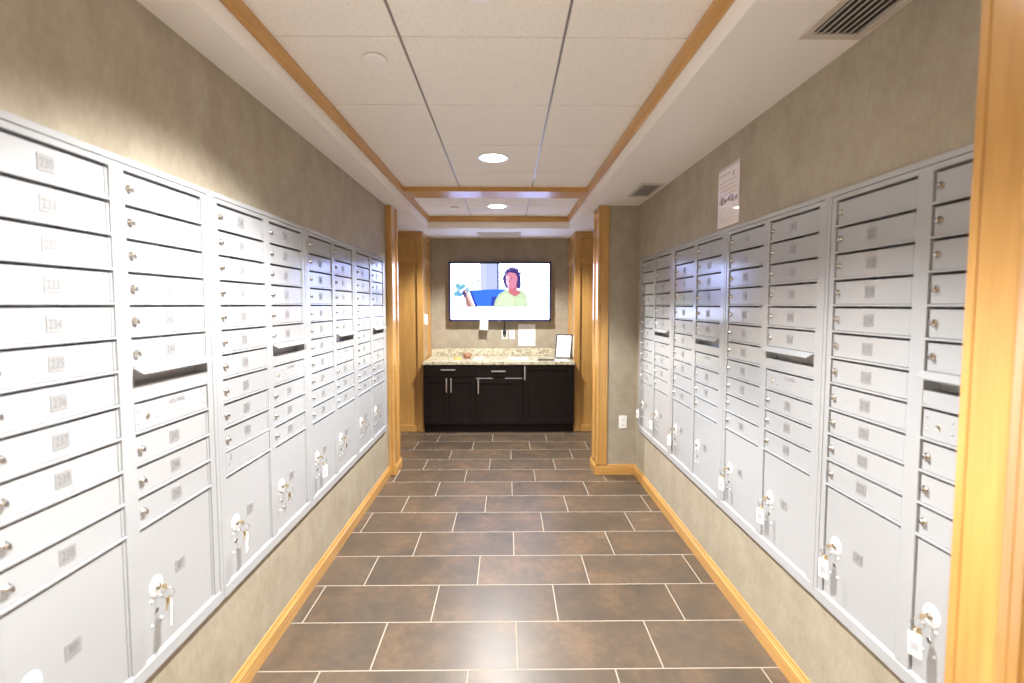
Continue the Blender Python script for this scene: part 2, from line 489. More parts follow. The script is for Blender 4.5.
# hooded outgoing slot with the plate beneath it
m = MB(); h = H1
m.prism([(YF - .0012, h + .007), (YF - .0012, h + .003), (YF - .030, h - .012), (YF - .031, h - .009)], 0, .001, DW - .001, M_PAINT)
m.box(.001, DW - .001, YF + .001, YF + .005, 0, .038, M_PAINT, .001, 1)
m.box(.001, DW - .001, YF + .005, YF + .05, .034, .038, M_PAINT)
m.box(.001, DW - .001, YF + .048, YF + .05, .030, h, M_PAINT)
m.prism([(YF, .038), (YF + .05, .038), (YF + .05, h), (YF, h)], 0, .0005, .002, M_PAINT)
m.prism([(YF, .038), (YF + .05, .038), (YF + .05, h), (YF, h)], 0, DW - .002, DW - .0005, M_PAINT)
Mt = T(0, YF - .0165, h - .0018) @ R(math.radians(-62.4), 'X')
m.text('OUTGOING MAIL', DW * .52, .0, -.0012, .0085, M_FAINT, .11, Mt)
ME_SLOT = m.mesh('outgoing_slot')
# carrier door lettered U.S. MAIL
m = MB()
m.box(.0045, DW - .004, YF + .003, YF + .0065, .0012, H1 - .0075, M_PAINT, .0009, 2)
lathe_y(m, [(0, -.001), (.0055, -.0008), (.0062, .0012), (.0080, .0012), (.0084, -.003)], .052, H1 * .42, YF + .003, M_BRASS)
lathe_y(m, [(0, .0006), (.0048, .0006), (.0048, -.002)], .052, H1 * .42, YF + .003, M_TEXT)
for rx, rz in ((.016, .058), (.016, .022), (.091, .058), (.091, .028), (.310, .058), (.310, .026)):
    lathe_y(m, [(0, .0028), (.0028, .0022), (.0042, 0), (.0042, -.002)], rx, rz, YF + .003, M_PAINT, 12)
m.text('U.S. MAIL', .178, .060, YF + .0022, .0125, M_TEXT, .072)
for k, (wd, zz) in enumerate(((.085, .046), (.092, .038), (.078, .030), (.070, .022))):
    m.box(.178 - wd / 2, .178 + wd / 2, YF + .0022, YF + .0028, zz, zz + .0022, M_FAINT)
ME_USDOOR = m.mesh('carrier_door')
# parcel lock: oval escutcheon, cylinder, lower keyhole and rivets
m = MB()
vs = m.lathe([(0, .0035), (.020, .0035), (.0275, .0028), (.0300, 0), (.0300, -.001)], M_ESC, T(0, 0, 0) @ R(PI / 2, 'X'), 32)
bmesh.ops.scale(m.bm, vec=(.92, 1, 1.08), verts=vs)
m.lathe([(0, .010), (.0075, .010), (.0085, .008), (.0085, .003), (.011, .003), (.011, .0)], M_CHROME, R(PI / 2, 'X'), 20)
for q in (0, 1, 2): lathe_y(m, [(0, .0040), (.0022, .0040), (.0022, 0)], .018 * math.sin(2.1 * q + .3), .021 * math.cos(2.1 * q + .3), 0, M_DIGIT, 10)
ME_LOCK = m.mesh('lock')
m = MB()
lathe_y(m, [(0, .0004), (.0052, .0004), (.0052, .0001), (.0056, .0022), (.0072, .0022), (.0076, 0)], 0, 0, 0, M_TEXT)
for f in m.bm.faces:
    if max(math.hypot(v_.co.x, v_.co.z) for v_ in f.verts) > .0053: f.material_index = m.mi(M_CHROME)
ME_KEYHOLE = m.mesh('keyhole')
m = MB(); lathe_y(m, [(0, .0046), (.0030, .0038), (.0048, 0), (.0048, -.001)], 0, 0, 0, M_ESC, 12)
ME_RIVET = m.mesh('rivet')

_pl = {}
def plate_mesh(txt):
    if txt not in _pl:
        m = MB()
        m.box(-.0215, .0215, -.0012, .0002, -.019, .019, M_PLATE, .0005, 1)
        if txt: m.text(txt, 0, 0, -.0014, .022, M_DIGIT, .032 if len(txt) > 2 else .024)
        _pl[txt] = m.mesh('number_plate')
    return _pl[txt]

ME_FRAME, ME_BODY = frame_mesh(), body_mesh()
def mailbox_unit(label, group, loc, rz, numsA, numsB, parcA, parcB, lockpanel=True):
    t = empty('mailbox_unit', label, 'mailbox', loc, rz, group)
    link('frame', ME_FRAME, t); link('housing', ME_BODY, t)
    for c, nums, parc in ((0, numsA, parcA), (1, numsB, parcB)):
        x = DX[c][0]
        for r in range(11):
            z = rowz(r + 1) + .0065
            if c == 1 and r == 6:
                link('mail_slot', ME_SLOT, t, (x, 0, z)); continue
            if c == 1 and r == 7:
                link('carrier_door', ME_USDOOR, t, (x, 0, z)); continue
            if c == 0 and r == 10 and lockpanel == 'panel':
                link('lock_panel', ME_BLANK, t, (x, 0, z)); continue
            d = link('door', ME_DOOR, t, (x, 0, z))
            link('knob', ME_KNOB, d, (.0205, YF + .0062, H1 * .48))
            if nums[r]: link('number_plate', plate_mesh(nums[r]), d, (.162, YF + .0057, H1 * .47))
        d = link('parcel_door', ME_PARCEL, t, (x, 0, ZPB))
        link('lock', ME_LOCK, d, (.058, YF + .006, .682 - ZPB))
        link('keyhole', ME_KEYHOLE, d, (.055, YF + .006, .612 - ZPB))
        for rx, rz in ((-.019, -.042), (-.019, -.115), (.018, -.045), (.018, -.113)):
            link('rivet', ME_RIVET, d, (.055 + rx, YF + .006, .690 + rz - ZPB))
        link('number_plate', plate_mesh(parc), d, (.162, YF + .0057, .694 - ZPB))
    return t
def seq(a, b): return [str(k) for k in range(a, b + 1)]
GL, GR = 'silver mailbox banks on the left wall', 'silver mailbox banks on the right wall'
L1 = ['230', '231', '232', '233', '234', '235', '236', '237', '239', None, '238']
def slotcol(first, ns, gaps=()):
    out = []; k = ns
    for r in range(11):
        if r in (6, 7) or (r == 0 and first is None) or r in gaps: out.append(None)
        else: out.append(str(k)); k += 1
    return out
rzL, rzR = PI / 2, -PI / 2
mailbox_unit('nearest silver mailbox bank on the left wall, plates 230 to 239', GL, (XL, UL0, .005), rzL, L1, slotcol(None, 240), '9P', '8P')
mailbox_unit('second silver mailbox bank on the left wall, small locked panel above one parcel door', GL, (XL, UL0 + UW, .005), rzL,
             seq(248, 257) + [None], slotcol(1, 258), '7P', '6P', 'panel')
mailbox_unit('third silver mailbox bank from the camera on the left wall', GL, (XL, UL0 + 2 * UW, .005), rzL, [None] + seq(267, 276), slotcol(1, 277), '5P', '4P')
mailbox_unit('farthest silver mailbox bank on the left wall, beside the maple casing', GL, (XL, UL0 + 3 * UW, .005), rzL, seq(286, 296), slotcol(1, 297), '3P', '2P')
mailbox_unit('nearest silver mailbox bank on the right wall, partly behind the maple post', GR, (XR, UR0 + UW, 0), rzR,
             [None, '211', '212', '213', '214', '215', '216', '218', '220', '221', '222'], slotcol(1, 223), '2P1', '3P')
mailbox_unit('second silver mailbox bank from the camera on the right wall, under the poster', GR, (XR, UR0 + 2 * UW, 0), rzR,
             ['191', '192', '193', '194', '195', '196', '197', '198', '199', None, '200'], slotcol(1, 201), '4P', '5P')
mailbox_unit('third silver mailbox bank from the camera on the right wall, one parcel lock without keys', GR, (XR, UR0 + 3 * UW, 0), rzR,
             seq(171, 179) + [None, '180'], slotcol(1, 181, (10,)), '6P', '7P')
mailbox_unit('farthest silver mailbox bank on the right wall, in the corner by the outlet', GR, (XR, UR0 + 4 * UW, 0), rzR,
             seq(151, 161), slotcol(1, 162, (10,)), '8P', '9P')

# keys hanging in the parcel locks


def keyset(label, group, loc, rz, swing, big=True, turn=-.35):
    t = empty('key_set', label, 'keys', loc, rz, group)
    m = MB()      # key in the lock: blade end and bow
    m.box(-.0012, .0012, -.014, .004, -.0035, .0035, M_BRASS)
    m.box(-.0014, .0014, -.029, -.013, -.008, .008, M_BRASS, .0035, 3)
    m.build('key', t)
    m = MB()
    rc = Vector((swing * .002, -.030, -.022)); rr_ = .015
    m.tube([rc + Vector((swing * .55 * rr_ * math.cos(a), .84 * rr_ * math.cos(a) * -1, rr_ * math.sin(a))) for a in [2 * PI * k / 16 for k in range(16)]], .0011, M_CHROME, 6, True)
    m.build('ring', t)
    for k, ang in enumerate((.35, -.3)):
        m = MB(); M_ = T(rc.x, rc.y - .002 * k, rc.z - .012) @ R(ang * swing, 'Y') @ R(.3 * k, 'Z')
        m.box(-.0095, .0095, -.001, .001, -.016, .002, M_BRASS, .0035, 2, M_)
        m.box(-.0032, .0032, -.0009, .0009, -.036, -.014, M_BRASS, 0, 2, M_)
        m.build('spare_key', t)
    if big:
        m = MB(); M_ = T(rc.x + swing * .002, rc.y - .006, rc.z - .017) @ R(.06 * swing, 'Y') @ R(turn * swing, 'Z')
        m.box(-.0015, .0015, -.001, .001, -.012, .002, M_TAG, 0, 2, M_)
        m.box(-.017, .017, -.0022, .0022, -.074, -.010, M_TAG, .002, 2, M_)
        m.box(-.010, .010, -.0026, -.0020, -.056, -.034, M_FAINT, 0, 2, M_)
        m.build('tag', t)
    return t
def lock_at(side, unit, col):
    u = DX[col][0] + .058
    if side == 'L': return (XL - (YF - .006 + .002) - .006, UL0 + unit * UW + u, .687)
    return (XR + (YF - .006 + .002) + .006, UR0 + (unit + 1) * UW - u, .682)
ks = [('L', 0, 0, 'keys with a white tag in the leftmost parcel lock, nearest the camera', 1), ('L', 0, 1, 'keys with a long white tag in the second parcel lock on the left wall', 1),
      ('L', 1, 0, 'keys with a white tag in the parcel lock under the small locked panel, left wall', 1), ('L', 1, 1, 'brass keys without a big tag in the fourth column on the left wall', 0),
      ('L', 2, 0, 'keys with a wide white tag in the fifth column on the left wall', 1), ('L', 2, 1, 'brass keys in the sixth column on the left wall', 0),
      ('L', 3, 0, 'keys in the second-last column on the left wall', 0), ('L', 3, 1, 'keys in the last column on the left wall, beside the maple casing', 0),
      ('R', 0, 0, 'keys with a white tag in the widest column beside the right post', 1), ('R', 0, 1, 'keys with a white tag in the parcel lock half hidden by the maple post', 1),
      ('R', 1, 0, 'keys with a white tag in the fourth column from the post on the right wall', 1), ('R', 1, 1, 'keys with a white tag in the third column from the post on the right wall', 1),
      ('R', 2, 0, 'keys with a white tag just beyond the bare parcel lock on the right wall', 1),
      ('R', 3, 0, 'keys with a white tag in the corner column of the right wall', 1), ('R', 3, 1, 'keys with a white tag in the second column from the far right corner', 1)]
for s, un, cl, lab, big in ks:
    keyset(lab, 'keys hanging in parcel locks', lock_at(s, un, cl), rzL if s == 'L' else rzR, 1 if s == 'L' else -1, bool(big), .62 if (s, un) == ('L', 0) else (.35 if (s, un) == ('L', 1) else -.35))

# ------------------------------------------------------------------ base cabinets
CY = 5.66; CZ0, CZ1 = .105, .815
def pull(parent, x, z, length, vert):
    m = MB(); y = CY - .030
    if vert:
        m.box(x - .0065, x + .0065, y - .004, y + .004, z - length / 2, z + length / 2, M_STEEL, .002)
        for zz in (z - length * .36, z + length * .36): m.box(x - .004, x + .004, y, CY - .016, zz - .004, zz + .004, M_STEEL)
    else:
        m.box(x - length / 2, x + length / 2, y - .004, y + .004, z - .0065, z + .0065, M_STEEL, .002)
        for xx in (x - length * .36, x + length * .36): m.box(xx - .004, xx + .004, y, CY - .016, z - .004, z + .004, M_STEEL)
    return m.build('handle', parent)
def shaker(name, parent, x0, x1, z0, z1, w=.055):
    m = MB(); ya, yb = CY - .018, CY - .001
    m.box(x0, x0 + w, ya, yb, z0, z1, M_ESP, .002); m.box(x1 - w, x1, ya, yb, z0, z1, M_ESP, .002)
    m.box(x0 + w, x1 - w, ya, yb, z0, z0 + w, M_ESPX, .002); m.box(x0 + w, x1 - w, ya, yb, z1 - w, z1, M_ESPX, .002)
    m.box(x0 + w, x1 - w, ya + .009, yb, z0 + w, z1 - w, M_ESP)
    k = .006
    for a_, b_, c_, d_ in ((x0 + w, x0 + w + k, z0 + w, z1 - w), (x1 - w - k, x1 - w, z0 + w, z1 - w), (x0 + w, x1 - w, z0 + w, z0 + w + k), (x0 + w, x1 - w, z1 - w - k, z1 - w)):
        m.box(a_, b_, ya + .005, yb, c_, d_, M_ESP, .001)
    return m.build(name, parent)
def slab(name, parent, x0, x1, z0, z1):
    m = MB(); m.box(x0, x1, CY - .018, CY - .001, z0, z1, M_ESPX, .003); return m.build(name, parent)
def cabinet(label, x0, x1):
    t = empty('base_cabinet', label, 'cabinet', ((x0 + x1) / 2, CY, 0), 0, 'dark base cabinets under the counter')
    t.location = (0, 0, 0)
    m = MB(); m.box(x0, x1, CY, YB - .002, CZ0, CZ1, M_ESP); m.build('carcass', t)
    m = MB(); m.box(x0, x1, CY + .055, CY + .07, 0, CZ0, M_ESP); m.box(x0, x1, CY + .07, YB - .01, .0, CZ0, M_ESP); m.build('toe_kick', t)
    return t
x_a, x_b, x_c, x_d = AL + .004, -.368, .192, AR - .003
t = cabinet('espresso base cabinet at the left with one drawer over two doors', x_a, x_b)
d = slab('drawer', t, x_a + .004, x_b - .004, .673, .808); pull(d, -.688, .757, .168, False)
d = shaker('door', t, x_a + .004, -.677, .112, .662); pull(d, -.707, .575, .17, True)
d = shaker('door', t, -.672, x_b - .004, .112, .662); pull(d, -.655 + .002, .575, .17, True)
t = cabinet('espresso base cabinet in the middle with one drawer over one door', x_b, x_c)
d = slab('drawer', t, x_b + .004, x_c - .004, .673, .808); pull(d, -.098, .740, .166, False)
d = shaker('door', t, x_b + .004, x_c - .004, .112, .648); pull(d, -.334, .56, .17, True)
m = MB(); m.box(x_b + .006, -.165, CY - .020, CY - .002, .651, .659, M_STEEL, .001); m.box(-.02, x_c - .01, CY - .020, CY - .002, .651, .659, M_STEEL, .001); m.build('metal_strip', t)
t = cabinet('espresso base cabinet at the right with a single full-height door', x_c, x_d)
d = shaker('door', t, x_c + .004, x_d - .004, .112, .808); pull(d, .208 + .004, .715, .165, True)

t = empty('countertop', 'speckled cream granite countertop with backsplash over the dark cabinets', 'countertop', (0, 0, 0))
m = MB(); m.box(AL + .002, AR - .002, CY - .03, YB - .001, CZ1 + .001, .853, M_GRAN, .003); m.build('slab', t)
m = MB(); m.box(AL + .002, AR - .002, YB - .022, YB - .001, .8535, .945, M_GRAN, .002); m.build('backsplash', t)
CT = .8535

# ------------------------------------------------------------------ television
def emi(name, c, s=1.0):
    return mat(name, (0, 0, 0), .6, spec=.2, emit=c, strength=s)
TVS = 1.1
tv = empty('television', 'wall-mounted flat television showing a woman in a pale green sweater', 'television', (-.085, 6.225, 1.686))
hw, hh = .655, .380
m = MB()
M_BEZ = mat('dark_bezel', (.020, .018, .085), .3)
m.box(-hw, hw, .0, .035, -hh, hh, M_BEZ, .004)
m.box(-hw * .55, hw * .55, .035, .12, -hh * .6, hh * .6, M_BLACK, .004)
m.build('housing', tv)
m = MB(); bz = .025
for a_, b_, c_, d_ in ((-hw, hw, hh - bz, hh), (-hw, hw, -hh, -hh + bz), (-hw, -hw + bz, -hh, hh), (hw - bz, hw, -hh, hh)):
    m.box(a_, b_, -.004, .002, c_, d_, M_BEZ, .0015, 1)
m.box(-.045, .03, -.0055, 0, -hh - .006, -hh + .012, M_BEZ, .001, 1)
m.box(-.035, .018, -.0065, -.005, -hh + .001, -hh + .006, M_STEEL)
m.build('bezel', tv)
m = MB()
sw, sh = hw - bz, hh - bz
def S(px, py, k):      # picture coordinates measured on the screen -> screen plane, tiny layer offset
    return ((px - 90) / 840 * 2 * sw - sw, -.0002 * k - .0005, sh - (py - 118) / 477 * 2 * sh)
def shp(pts, c, k, s=TVS):
    m.poly([S(x, y, k) for x, y in pts], emi('screen_picture', c, s))
def rect(x0, y0, x1, y1, c, k, s=TVS): shp([(x0, y0), (x0, y1), (x1, y1), (x1, y0)], c, k, s)
def blob(cx, cy, rx, ry, c, k, nn=16, j=.0):
    shp([(cx + rx * (1 + random.uniform(-j, j)) * math.cos(-2 * PI * q / nn), cy + ry * (1 + random.uniform(-j, j)) * math.sin(-2 * PI * q / nn)) for q in range(nn)], c, k)
rect(90, 118, 930, 595, (.42, .52, 1), 0, 7.5)
rect(340, 118, 490, 340, (.50, .56, .88), 1)
rect(345, 118, 392, 340, (.58, .62, .86), 2)
rect(487, 118, 501, 335, (.03, .03, .20), 3)
for q in range(14): blob(random.uniform(130, 235), random.uniform(305, 395), 22, 20, random.choice([(.25, .55, .72), (.45, .75, .85), (.15, .42, .62)]), 3, 9, .4)
for q in range(7): blob(random.uniform(235, 330), random.uniform(255, 320), 9, 16, (.45, .62, .66), 3, 7, .4)
rect(110, 440, 232, 490, (.80, .82, .97), 3)
shp([(245, 345), (300, 490), (440, 490), (470, 420), (575, 345), (545, 333)], (.03, .18, .90), 4)
shp([(245, 345), (262, 345), (318, 490), (296, 490)], (.03, .03, .48), 5)
shp([(430, 490), (440, 400), (480, 400), (480, 490)], (.02, .05, .45), 5)
shp([(188, 348), (215, 336), (293, 490), (232, 490)], (.45, .20, .20), 6)
shp([(205, 345), (222, 345), (285, 490), (266, 490)], (.75, .52, .45), 7)
shp([(182, 365), (200, 340), (228, 380), (205, 412)], (.12, .06, .22), 7)
# figure on the screen
shp([(455, 490), (470, 430), (500, 380), (560, 340), (700, 345), (740, 390), (750, 490)], (.58, .74, .46), 8)
shp([(480, 470), (505, 400), (560, 365), (640, 420), (630, 480)], (.70, .84, .58), 9)
blob(690, 440, 45, 38, (.64, .80, .52), 9)
shp([(545, 300), (532, 240), (552, 200), (560, 170), (600, 150), (640, 152), (668, 180), (685, 225), (690, 300), (682, 330), (655, 332), (640, 250), (590, 240), (575, 330), (560, 325)], (.06, .04, .20), 10)
for q in range(12):
    a = random.uniform(-PI, 0); blob(617 + 62 * math.cos(a), 205 + 48 * math.sin(a), 11, 11, random.choice([(.10, .08, .30), (.22, .20, .48), (.04, .03, .14)]), 11, 8, .3)
shp([(575, 320), (590, 372), (640, 400), (690, 365), (655, 340), (650, 300)], (.62, .17, .22), 12)
shp([(560, 215), (562, 285), (580, 325), (615, 335), (648, 305), (660, 235), (640, 200), (590, 190)], (.72, .26, .38), 13)
shp([(561, 215), (562, 285), (580, 322), (592, 300), (588, 230)], (.95, .62, .78), 14)
blob(578, 250, 6, 4, (.10, .04, .12), 15, 8); blob(608, 247, 8, 4, (.10, .04, .12), 15, 8)
shp([(590, 250), (582, 278), (598, 280)], (.50, .14, .20), 15)
shp([(577, 298), (590, 306), (612, 296), (592, 300)], (.45, .05, .12), 15)
blob(700, 168, 6, 8, (.50, .55, .80), 3, 8); blob(752, 360, 6, 8, (.62, .55, .62), 3, 8)
for q in range(6): rect(770, 150 + q * 45, 900, 153 + q * 45, (.70, .76, .92), 2)
rect(90, 490, 930, 595, (.60, .68, 1), 16, 6)
for q in range(9): rect(312 + q * 19, 481, 326 + q * 19, 488, (.95, .95, 1), 17)
blob(143, 532, 18, 24, (1, .72, .55), 18, 12, .2); blob(150, 540, 8, 12, (1, .88, .72), 19, 10, .2)
m.build('screen', tv, recalc=False)
# small card taped under the television
m = MB(); Mc = T(-.292, 6.210, 1.262) @ R(.06, 'Y') @ R(.10, 'X')
m.box(-.052, .052, -.0006, .0006, -.068, .068, M_PAPER, 0, 2, Mc)
for q in range(4): m.box(-.036, .034, -.0012, -.0006, .034 - q * .022, .037 - q * .022, M_FAINT, 0, 2, Mc)
tag(m.build('note_card'), 'small white note card hanging from the lower edge of the television', 'note')

# outlet plates and paper on the back wall
def wall_plate(name, label, cat, x, z, kind, y=YB, group=None):
    t = empty(name, label, cat, (x, y, z), 0, group)
    m = MB(); m.box(-.036, .036, -.006, -.0003, -.058, .058, M_WHITE, .003, 3); m.build('plate', t)
    m = MB()
    if kind == 'outlet':
        for s in (-1, 1):
            m.box(-.017, .017, -.0085, -.005, s * .022 - .016, s * .022 + .016, M_WHITE, .004, 2)
            for sx in (-.006, .006): m.box(sx - .0012, sx + .0012, -.0090, -.0080, s * .022 - .005, s * .022 + .007, M_TEXT)
            m.box(-.003, .003, -.0090, -.0080, s * .022 - .012, s * .022 - .008, M_TEXT)
        m.build('receptacle', t)
    else:
        m.box(-.012, .012, -.011, -.005, -.026, .026, M_WHITE, .002, 2)
        m.box(-.007, .007, -.014, -.010, -.006, .02, M_TEXT, .001)
        m.build('jack', t)
    return t
wall_plate('outlet', 'white outlet plate with the television plug, above the backsplash', 'outlet', -.028, 1.127, 'outlet')
wall_plate('cable_plate', 'white cable jack plate right of the plugged outlet', 'cable plate', .068, 1.127, 'jack')
wall_plate('outlet', 'white outlet plate low on the papered wall beside the right casing', 'outlet', 1.034, .474, 'outlet', YP0)
t = empty('power_cord', 'black power cord and plug running up behind the television', 'cord', (-.028, YB - .009, 1.15))
m = MB(); m.box(-.024, .024, -.046, -.0005, -.024, .040, M_BLACK, .006, 3); m.build('plug', t)
m = MB()
m.tube([(0, -.03, .02), (.002, -.036, .05), (-.004, -.04, .09), (0, -.03, .14), (.01, -.015, .21), (.015, -.02, .30)], .007, M_BLACK)
m.build('cable', t)
m = MB()
m.tube([(.074, YB - .016, 1.137), (.074, YB - .03, 1.16), (.052, YB - .035, 1.22), (.030, YB - .03, 1.27), (.038, YB - .03, 1.32), (.03, YB - .03, 1.42)], .0022, M_DIGIT)
tag(m.build('coaxial_cable'), 'thin cable looping from the jack plate up to the television', 'cable')
m = MB()
m.box(.153, .376, YB - .0012, YB - .0003, .977, 1.262, M_PAPER)
for q in range(12):
    w = random.uniform(.11, .175); m.box(.175, .175 + w, YB - .0016, YB - .0011, 1.232 - q * .0185, 1.2345 - q * .0185, M_FAINT)
tag(m.build('notice'), 'white letter-size notice taped to the wall right of the jack plate', 'notice')

# intercom on the left panelling
t = empty('intercom', 'small white intercom handset on the maple panel left of the television', 'intercom', (AL, 5.83, 1.34))
m = MB(); m.box(.0003, .022, -.04, .04, -.065, .065, M_WHITE, .006, 3); m.build('base', t)
m = MB(); m.box(.0225, .040, -.034, -.006, -.06, .06, M_WHITE, .007, 3); m.build('handset', t)
m = MB()
for q in range(3): m.box(.0222, .0245, .006, .022, -.03 + q * .022, -.018 + q * .022, M_FAINT, .001)
m.build('button', t)

# things on the counter
t = empty('framed_sign', 'black framed white notice leaning at the right end of the counter', 'sign', (.694, 5.965, CT + .004), math.radians(-24))
Mf = R(math.radians(-14), 'X')
w, h = .104, .300
m = MB(); fb = .012
for a_, b_, c_, d_ in ((-w, w, 0, fb), (-w, w, h - fb, h), (-w, -w + fb, 0, h), (w - fb, w, 0, h)):
    m.box(a_, b_, -.006, .012, c_, d_, M_BLACK, .002, 2, Mf)
m.box(-w + .002, w - .002, .006, .0115, .002, h - .002, M_BLACK, 0, 2, Mf)
m.build('frame', t)
m = MB(); m.box(-w + fb, w - fb, .002, .0055, fb, h - fb, M_PAPER, 0, 2, Mf)
m.box(-.055, -.005, .0012, .002, h - .05, h - .042, M_TEXT, 0, 2, Mf)
for q in range(11):
    ww = random.uniform(.08, .13); m.box(-.068, -.068 + ww, .0014, .002, h - .075 - q * .017, h - .0705 - q * .017, M_FAINT, 0, 2, Mf)
m.build('sheet', t)

M_COPPER = mat('copper_wire', (.55, .26, .14), .35, .8)
t = empty('basket', 'small round copper wire basket on the counter beside a yellow pad', 'basket', (-.49, 6.02, CT))
m = MB()
for k, (r, z) in enumerate(((.034, .003), (.046, .015), (.053, .030), (.055, .045), (.052, .058))):
    m.tube([(r * math.cos(a), r * math.sin(a), z) for a in [2 * PI * q / 24 for q in range(24)]], .0026, M_COPPER, 6, True)
for q in range(16):
    a = 2 * PI * q / 16
    m.tube([(r * math.cos(a), r * math.sin(a), z) for r, z in ((.02, .003), (.034, .003), (.046, .015), (.053, .030), (.055, .045), (.052, .060))], .0018, M_COPPER, 5)
m.lathe([(0, .0015), (.034, .0015), (.034, .004), (0, .004)], M_COPPER)
m.build('wire_bowl', t)
M_CANDY = [mat('wrapped_sweet', c, .35) for c in ((.75, .30, .22), (.85, .75, .60), (.45, .16, .12), (.85, .55, .45))]
pi_ = 0
for q in range(9):
    a = q * 2.4; r = .012 + .018 * (q % 3) / 2
    m = MB(); mm = M_CANDY[q % 4]
    m.lathe([(0, -.009), (.006, -.007), (.009, 0), (.006, .007), (0, .009)], mm, R(PI / 2, 'X'), 12)
    m.lathe([(.002, .007), (.006, .015), (.0, .014)], mm, R(PI / 2, 'X'), 8); m.lathe([(.002, -.007), (.006, -.015), (.0, -.014)], mm, R(PI / 2, 'X'), 8)
    o = m.build('sweet'); o.location = (-.49 + r * math.cos(a), 6.02 + r * math.sin(a), CT + .018 + .0125 * (q // 3)); o.rotation_euler = (0, 0, a)
    tag(o, 'small wrapped sweet in the copper wire basket', 'sweet', 'sweets in the copper wire basket')
M_YEL = mat('yellow_paper', (.85, .55, .08), .6)
m = MB(); Mq = T(-.605, 5.955, CT) @ R(.25, 'Z')
m.box(-.045, .045, -.055, .055, .0004, .010, M_YEL, .001, 1, Mq); m.box(-.02, .005, -.035, -.012, .0102, .0125, M_DIGIT, .001, 1, Mq)
tag(m.build('notepad'), 'yellow note pad lying on the counter left of the copper basket', 'notepad')
m = MB(); Mq = T(-.345, 5.99, CT) @ R(-.06, 'Z')
m.box(-.062, .062, -.09, .09, .0004, .006, M_PAPER, .0006, 1, Mq)
for q in range(4): m.box(-.04, .04, -.06 + q * .03, -.056 + q * .03, .0061, .0066, M_FAINT, 0, 1, Mq)
tag(m.build('leaflet'), 'white leaflet stack lying on the counter right of the copper basket', 'leaflet')
m = MB(); Mq = T(.145, 5.97, CT) @ R(.10, 'Z')
m.box(-.115, .115, -.12, .12, .0004, .004, M_PAPER, .0005, 1, Mq)
for q in range(7): m.box(-.085, .06 + .02 * (q % 2), -.09 + q * .028, -.086 + q * .028, .0041, .0046, M_FAINT, 0, 1, Mq)
tag(m.build('sheet_of_paper'), 'white sheet lying on the middle of the counter below the wall notice', 'paper')
M_TRAY = mat('dark_green_card', (.02, .02, .012), .8); M_TRAY2 = mat('olive_card', (.10, .09, .04), .8)
m = MB(); Mq = T(.475, 5.80, CT) @ R(-.04, 'Z')
m.box(-.10, .10, -.05, .05, .0004, .008, M_TRAY, .001, 1, Mq)
for q in range(5): m.box(-.085 + q * .036, -.062 + q * .036, -.035, .03, .0081, .0088, M_TRAY2, 0, 1, Mq)
tag(m.build('pamphlet'), 'flat dark green pamphlet lying near the counter edge by the framed sign', 'pamphlet')
m = MB(); Mq = T(.655, 5.76, CT) @ R(.16, 'Z')
m.box(-.085, .085, -.07, .07, .0004, .003, M_PAPER, .0005, 1, Mq)
for q in range(4): m.box(-.06, .05, -.045 + q * .028, -.041 + q * .028, .0031, .0036, M_FAINT, 0, 1, Mq)
tag(m.build('sheet_of_paper'), 'white sheet lying in front of the framed sign at the right end', 'paper')

# poster on the right wall
t = empty('poster', 'white glossy notice in a clear sleeve on the right wall above the mailboxes', 'poster', (XR, 2.527, 2.075), rzR)
m = MB()
M_SLEEVE = mat('clear_sleeve', (.60, .52, .52), .06, spec=.6, coat=1); M_SLEEVE.node_tree.nodes['Principled BSDF'].inputs['Coat Roughness'].default_value = .03
M_PP = mat('glossy_print', (.80, .73, .73), .25, coat=1); M_PP.node_tree.nodes['Principled BSDF'].inputs['Coat Roughness'].default_value = .03
M_BAND1 = mat('print_brown', (.30, .20, .17), .25, coat=1); M_BAND2 = mat('print_mauve', (.45, .38, .42), .25, coat=1)
m.box(-.121, .121, -.0045, -.0003, -.152, .162, M_SLEEVE, .0008, 1); m.build('sleeve', t)
m = MB(); m.box(-.116, .116, -.0055, -.0046, -.150, .145, M_PP)
m.box(-.1, .02, -.0058, -.0054, .118, .1215, M_BAND1); m.text('R', .06, .105, -.0058, .026, M_TEXT)
for q in range(4): m.box(-.1, .09 - .02 * (q % 2), -.0058, -.0054, .080 - q * .022, .0825 - q * .022, M_BAND1)
for q in range(10): m.box(-.1 + .02 * q, -.08 + .02 * q, -.0057, -.0054, -.028 - .006 * math.sin(q), -.002 + .010 * math.sin(q * 1.3), M_BAND1 if q % 2 else M_BAND2)
for q in range(6): m.box(-.095, .085 - .015 * (q % 3), -.0058, -.0054, -.055 - q * .014, -.0535 - q * .014, M_BAND2)
m.build('print', t)

